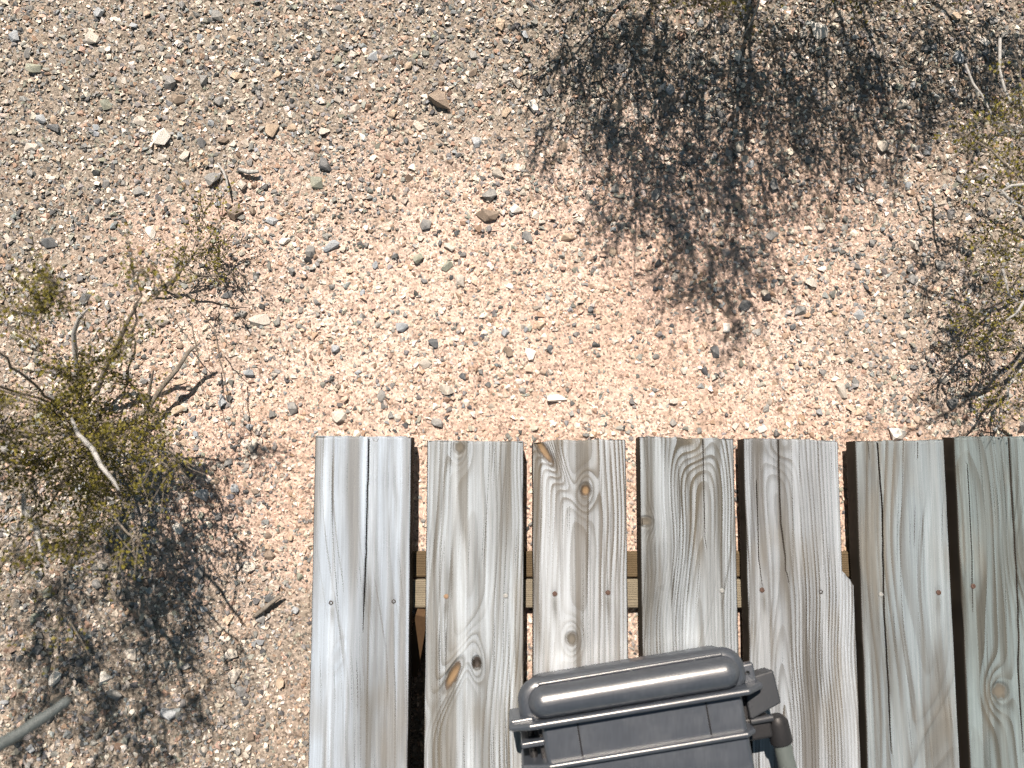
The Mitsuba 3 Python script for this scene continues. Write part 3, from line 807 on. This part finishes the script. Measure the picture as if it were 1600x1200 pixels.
def bush(key, base, tufts, mains, seed, leaves=26, spread=0.013, thick=0.0055, bare=0, lift=0.1, label=None, twig_r=0.0009, sub=3, size=(0.003, 0.0058), up=0.7, long=1.0):
    """A desert shrub grown from its base to the given tufts: a few main branches, then twigs from the nearest branch to every tuft."""
    g = np.random.default_rng(seed)
    base = np.asarray(base, float)
    tufts = np.asarray(tufts, float)
    nodes, node_r = [], []
    far = np.argsort(-np.linalg.norm(tufts - base, axis=1))
    pick, chosen = [], []
    for k in far:                              # spread the main branches over the crown
        dvec = (tufts[k] - base) / np.linalg.norm(tufts[k] - base)
        if all(np.dot(dvec, c) < 0.955 for c in chosen):
            pick.append(k), chosen.append(dvec)
        if len(pick) == mains:
            break
    main_meshes = []
    for k in pick:
        a, b = base + g.normal(0, 0.012, 3) * [1, 1, 0.2], tufts[k]
        d = np.linalg.norm(b - a)
        P = curve(a, b, np.array([0, 0, lift * d]) + g.normal(0, 0.06 * d, 3), max(7, int(d / 0.022)), g, 0.0022)
        r = np.linspace(thick * g.uniform(0.7, 1.1), 0.0012, len(P))
        main_meshes.append(tube(P, r, 7))
        nodes.append(P), node_r.append(r)
    N, NR = np.vstack(nodes), np.concatenate(node_r)
    twigs, tips, dirs = [], [], []
    order = np.argsort(np.linalg.norm(tufts - base, axis=1))
    for k in order:
        b = tufts[k]
        score = np.linalg.norm(N - b, axis=1) + 0.6 * np.maximum(N[:, 2] - b[2], 0) + 0.15 * np.linalg.norm(N - base, axis=1)
        j = int(np.argmin(score + np.where(np.linalg.norm(N - b, axis=1) < 0.02, 9, 0)))
        a = N[j]
        d = np.linalg.norm(b - a)
        P = curve(a, b, g.normal(0, 0.12 * d, 3) + [0, 0, 0.06 * d], max(5, int(d / 0.018)), g, 0.0016)
        r = np.linspace(min(NR[j] * 0.8, 0.0007 + 0.011 * d), twig_r * 0.7, len(P))
        twigs.append(tube(P, r, 5, False))
        N, NR = np.vstack([N, P[1:]]), np.concatenate([NR, r[1:]])
        dirv = (P[-1] - P[-2]) / (np.linalg.norm(P[-1] - P[-2]) + 1e-9)
        for _ in range(sub):                   # fine twiglets, most of them leafy
            s = P[g.integers(len(P) // 2, len(P))]
            e = s + (dirv * 0.8 + g.normal(0, 0.5, 3) + [0, 0, up]) * g.uniform(0.02, 0.05) * long
            twigs.append(tube(curve(s, e, g.normal(0, 0.004, 3), 4, g), np.linspace(twig_r * 0.8, twig_r * 0.45, 4), 4, False))
            if g.random() > bare:
                tips.append(s * 0.35 + e * 0.65), dirs.append((e - s) / np.linalg.norm(e - s))
        if g.random() > bare:
            tips.append(b), dirs.append(dirv)
    tell(key, label, 'bush')
    for m in main_meshes:
        add(key + '__branch', m, 'bark_mat', smooth=True)
    add(key + '__twigs', join(twigs), 'bark_mat', kind='stuff', smooth=True)
    add(key + '__foliage', leaf_cloud(np.array(tips), np.array(dirs), leaves, spread, g, size), 'leaf_mat', kind='stuff')


def seen(points, zf, g, n, jit):
    out = []
    for px, py in points:
        for _ in range(n):
            x, y = px + g.normal(0, jit), py + g.normal(0, jit)
            out.append(at(x, y, zf(x, y) + g.normal(0, 0.02)))
    return out


def casting(points, z):
    """Crown points whose shadow falls on the ground at these pixels, z metres up the sun's rays."""
    return [at(px, py) + np.array([-SUNX, SUNY, 1.0]) * zz for (px, py), zz in zip(points, z)]


def above_frame(px, py, margin=-25):
    z = 0.12
    while z < 1.3:
        p = at(px, py) + np.array([-SUNX, SUNY, 1.0]) * z
        d = p - [0, 0, EYE]
        u = (d[1] * CT + d[2] * ST) / (d[1] * ST - d[2] * CT)
        if 600 - FOC * u < margin:
            return z
        z += 0.01
    return z


gl = np.random.default_rng(21)
LEFT = [(40, 505), (92, 452), (75, 470), (60, 482), (215, 430), (240, 442), (250, 462), (246, 505), (210, 530), (180, 440), (15, 625), (12, 652), (110, 575), (130, 640), (108, 655), (150, 652), (165, 682), (70, 640), (185, 560), (205, 592),
        (210, 665), (262, 645), (268, 700), (20, 745), (60, 720), (95, 732), (122, 722), (60, 762), (150, 762), (155, 802), (140, 832), (112, 860), (90, 850), (175, 868), (190, 884), (215, 730), (245, 702), (258, 735), (220, 770), (238, 800), (200, 838), (30, 700), (205, 702), (230, 652), (130, 700), (140, 735), (100, 690)]


def z_left(x, y):
    return 0.13 + 0.00088 * math.hypot(x - 170, y - 670)


lt = seen(LEFT, z_left, gl, 3, 13)
lt += seen([(130, 640), (150, 690), (150, 740), (165, 780), (130, 600), (120, 700)], lambda x, y: gl.uniform(0.08, 0.26), gl, 5, 20)
shade_pts = [(gl.uniform(20, 320), gl.uniform(840, 1180)) for _ in range(135)]
lt += [p for p in casting(shade_pts, gl.uniform(0.36, 0.66, 135)) if (800 + FOC * p[0] / (EYE - p[2])) < 40 or gl.random() < 0.25]
lt += seen([(-60, 500), (-90, 600), (-120, 700), (-60, 800), (-140, 850), (-40, 900), (-100, 950), (-180, 600)], lambda x, y: gl.uniform(0.25, 0.5), gl, 4, 30)
gx_ = at(345, 700)[0]
lt = [p for p in lt if not (p[0] + SUNX * p[2] > gx_ and gl.random() < 0.75)]
lb = at(165, 668)
bush('creosote_bush', [lb[0], lb[1], -0.01], lt, 9, 5, leaves=14, spread=0.011, thick=0.0021, sub=5, label='olive green creosote bush with grey stems beside the deck, throwing a streaky shadow')
zl = 0.36
add('creosote_bush__dead_branch', tube(np.array([at(112, 655, 0.3), at(122, 678, 0.33), at(145, 702, 0.35), at(158, 728, 0.36), at(178, 752, 0.36), at(186, 766, 0.36)]), [0.0018, 0.0024, 0.0027, 0.0026, 0.002, 0.0010], 8), 'dead_mat', 'pale grey crooked dead branch', smooth=True)
add('creosote_bush__dead_branch', tube(np.array([at(36, 772, 0.3), at(38, 800, 0.33), at(56, 822, 0.34), at(64, 850, 0.34), at(66, 868, 0.34), at(76, 880, 0.34)]), [0.0020, 0.0032, 0.0034, 0.0034, 0.003, 0.0014], 8), 'dead_mat', smooth=True)
add('creosote_bush__dead_branch', tube(np.array([at(40, 806, 0.33), at(30, 818, 0.33), at(22, 832, 0.33)]), [0.002, 0.0016, 0.001], 6), 'dead_mat', smooth=True)
add('creosote_bush__dead_branch', tube(np.array([at(124, 600, 0.06), at(118, 560, 0.1), at(115, 520, 0.13), at(124, 496, 0.16), at(138, 482, 0.18)]), [0.0042, 0.0038, 0.0034, 0.0026, 0.0012], 8), 'dead_mat', smooth=True)
add('creosote_bush__dead_branch', tube(np.array([at(150, 615, 0.04), at(166, 572, 0.08), at(182, 540, 0.11), at(200, 502, 0.14), at(214, 476, 0.17)]), [0.0042, 0.0038, 0.0035, 0.003, 0.0016], 8), 'bark_mat', smooth=True)
add('creosote_bush__dead_branch', tube(np.array([at(195, 668, 0.02), at(230, 640, 0.03), at(252, 606, 0.04), at(276, 578, 0.05), at(296, 548, 0.055), at(312, 536, 0.06)]), [0.0046, 0.0046, 0.004, 0.0036, 0.0028, 0.0014], 8), 'bark_mat', 'dark bare branch leaning out over the sand', smooth=True)
add('creosote_bush__dead_branch', tube(np.array([at(231, 636, 0.035), at(234, 605, 0.05), at(240, 578, 0.07)]), [0.0028, 0.0024, 0.0014], 6), 'bark_mat', smooth=True)
for k, (x0, y0, x1, y1) in enumerate([(300, 548, 330, 585), (322, 560, 318, 640), (345, 580, 352, 680), (362, 590, 372, 660), (384, 600, 396, 700), (330, 640, 336, 720), (350, 555, 392, 600), (396, 590, 402, 690)][::2]):
    z = 0.05 + 0.012 * k                       # bare drooping twigs that throw the comb-like shadow
    a, b = at(x0, y0) + np.array([-SUNX, SUNY, 1]) * (z + 0.04), at(x1, y1) + np.array([-SUNX, SUNY, 1]) * z
    add('creosote_bush__bare_twig', tube(curve(a, b, gl.normal(0, 0.006, 3), 7, gl, 0.0012), np.linspace(0.0011, 0.0005, 7), 5), 'bark_mat', smooth=True)

# the thin twig with three tufts above the left bush
gt = np.random.default_rng(31)
sprig = seen([(328, 322), (340, 342), (322, 350), (312, 400), (345, 425), (335, 405), (300, 425), (352, 395), (285, 405)], lambda x, y: 0.05, gt, 2, 7)
sb = at(262, 452)
bush('creosote_seedling', [sb[0], sb[1], 0.0], sprig, 2, 8, leaves=9, spread=0.009, thick=0.0022, label='thin sparse creosote twig with small olive tufts above the left bush')

# the tall bush above the frame
gr = np.random.default_rng(44)
poly = [((1130, 490), 4, 26), ((1110, 430), 6, 36), ((1170, 400), 6, 40), ((1060, 400), 6, 36), ((1010, 330), 7, 40), ((1100, 330), 9, 46), ((1180, 330), 8, 44), ((950, 300), 5, 30), ((1000, 230), 11, 50), ((1090, 230), 14, 55), ((1180, 220), 13, 55), ((1270, 230), 8, 50), ((1330, 180), 9, 50),
        ((980, 120), 14, 60), ((1080, 110), 16, 60), ((1180, 110), 15, 60), ((1290, 110), 11, 60), ((1390, 110), 12, 60), ((900, 60), 7, 45), ((860, 180), 3, 30), ((980, 20), 16, 50), ((1100, 20), 16, 60), ((1220, 20), 14, 60), ((1350, 20), 14, 60), ((1480, 40), 9, 60), ((1560, 80), 8, 60), ((860, 260), 2, 20), ((1420, 170), 4, 50), ((1500, 120), 8, 50), ((1560, 60), 6, 40), ((860, 90), 3, 30), ((930, 200), 4, 30)]
sp = []
for (cx, cy), n, s in poly:
    sp += [(gr.normal(cx, s * 0.8), gr.normal(cy, s * 0.9)) for _ in range(int(n * (1.75 if cy < 260 else 1.4)))]
zz = [above_frame(x, y) + gr.uniform(0.0, 0.16) for x, y in sp]
tb = at(1180, -330)
top_t = casting(sp, zz) + seen([(1010, -6), (1100, 2), (1120, 8), (1325, 0), (1090, -10), (1160, -8)], lambda x, y: 0.22, gr, 2, 8)
bush('creosote_bush_001', [tb[0], tb[1], -0.01], top_t, 16, 9, leaves=6, spread=0.014, lift=0.16, twig_r=0.0010, sub=6, size=(0.004, 0.0075), up=1.1, long=1.5, label='tall creosote bush mostly above the view, its dark streaky shadow covering the upper gravel')
add('creosote_bush_001__dead_branch', tube(np.array([at(1020, 22, 0.1), at(1035, 14, 0.12), at(1060, 10, 0.15), at(1072, -8, 0.18)]), [0.001, 0.0016, 0.0018, 0.0018], 6), 'dead_mat', smooth=True)
add('creosote_bush_001__dead_branch', tube(np.array([at(1160, 58, 0.05), at(1175, 32, 0.08), at(1184, 10, 0.1), at(1188, -12, 0.13)]), [0.0008, 0.0014, 0.0018, 0.002], 6), 'dead_mat', smooth=True)

# the bush at the right edge
gq = np.random.default_rng(58)
RIGHT = [(1530, 222), (1515, 232), (1522, 262), (1545, 277), (1535, 202), (1580, 182), (1592, 192), (1560, 187), (1592, 270), (1575, 292), (1545, 362), (1560, 402), (1540, 405), (1590, 432), (1510, 502), (1500, 512), (1530, 532), (1546, 545), (1522, 546), (1580, 522), (1592, 502), (1596, 482), (1556, 612), (1550, 632), (1580, 650), (1596, 662), (1592, 640), (1560, 385)]
rt = seen(RIGHT, lambda x, y: 0.20 - 0.13 * min(1, max(0, (y - 300) / 250)), gq, 3, 13)
rt += seen([(1585, 160 + 40 * k) for k in range(13)], lambda x, y: gq.uniform(0.10, 0.2) - 0.08 * min(1, max(0, (y - 300) / 250)), gq, 3, 18)
rt += seen([(1640, 150), (1650, 250), (1640, 350), (1650, 450), (1640, 550), (1660, 620), (1700, 300), (1700, 480), (1750, 200), (1780, 550)], lambda x, y: gq.uniform(0.2, 0.6), gq, 4, 30)
rt += [p for p in casting([(gq.uniform(1450, 1600), gq.uniform(230, 660)) for _ in range(8)], gq.uniform(0.25, 0.5, 8)) if (800 + FOC * p[0] / (EYE - p[2])) > 1590]
rb = at(1690, 430)
rt = [p for p in rt if not (p[0] + SUNX * (p[2] - DECK) > -0.3 and p[1] - SUNY * (p[2] - DECK) < END_Y + 0.03)]
bush('creosote_bush_002', [rb[0], rb[1], -0.01], rt, 9, 15, leaves=9, sub=2, spread=0.011, thick=0.004, label='creosote bush with pale bare twigs at the right edge, beside the deck end')
for trk, z, r in (([(1562, 60), (1562, 110), (1570, 140), (1580, 160)], 0.25, 0.0022), ([(1508, 100), (1520, 130), (1535, 150), (1550, 180), (1570, 190)], 0.2, 0.0018), ([(1600, 288), (1580, 290), (1566, 298), (1580, 315), (1600, 325)], 0.25, 0.002),
                  ([(1580, 315), (1572, 330)], 0.25, 0.0014), ([(1600, 572), (1588, 588), (1576, 602), (1574, 625), (1576, 640)], 0.06, 0.0024), ([(1600, 470), (1588, 490), (1572, 500)], 0.16, 0.002), ([(1566, 420), (1572, 440), (1576, 460), (1590, 470)], 0.22, 0.0016)):
    add('creosote_bush_002__dead_branch', tube(np.array([at(x, y, z) for x, y in trk]), np.linspace(r, r * 0.55, len(trk)), 7), 'dead_mat', smooth=True)
add('creosote_bush_002__branch', tube(np.array([at(1536, 548, 0.09), at(1570, 546, 0.09), at(1610, 538, 0.07), at(1690, 440, 0.0)]), [0.0014, 0.0026, 0.0036, 0.005], 7), 'bark_mat', smooth=True)

# ------------------------------------------------------------------ loose wood
P = np.array([at(-60, 1200, 0.50), at(0, 1163, 0.48), at(30, 1146, 0.47), at(60, 1126, 0.46), at(85, 1110, 0.455), at(102, 1097, 0.45), at(108, 1092, 0.45)])
add('dead_branch', tube(P, [0.0064, 0.0062, 0.0056, 0.0058, 0.0050, 0.0049, 0.0036], 12), 'stick_mat', 'smooth blue grey bare branch sloping in over the left bush shadow', 'branch', smooth=True)
h0 = 0.006
P = np.array([at(396, 964, h0), at(408, 955, h0 + .002), at(420, 945, h0 + .003), at(432, 936, h0 + .003), at(442, 930, h0 + .002)])
add('fallen_twig', tube(P, [0.0030, 0.0036, 0.0034, 0.0028, 0.0014], 7), 'bark_mat', 'short dark twig lying on the sand left of the first board', 'twig', smooth=True)
P = np.array([at(340, 255, h0), at(349, 268, h0 + .004), at(354, 282, h0 + .004), at(358, 305, h0)])
add('fallen_twig', tube(P, [0.0016, 0.0022, 0.002, 0.0012], 6), 'dead_mat', 'thin grey twig lying beside the blue grey block stone', 'twig', smooth=True)
P = np.array([at(374, 265, h0), at(388, 269, h0 + .001), at(404, 268, h0)])
add('fallen_twig', tube(P, [0.003, 0.0038, 0.0026], 7), 'dead_mat', 'stubby pale stick lying right of the thin grey twig', 'twig', smooth=True)
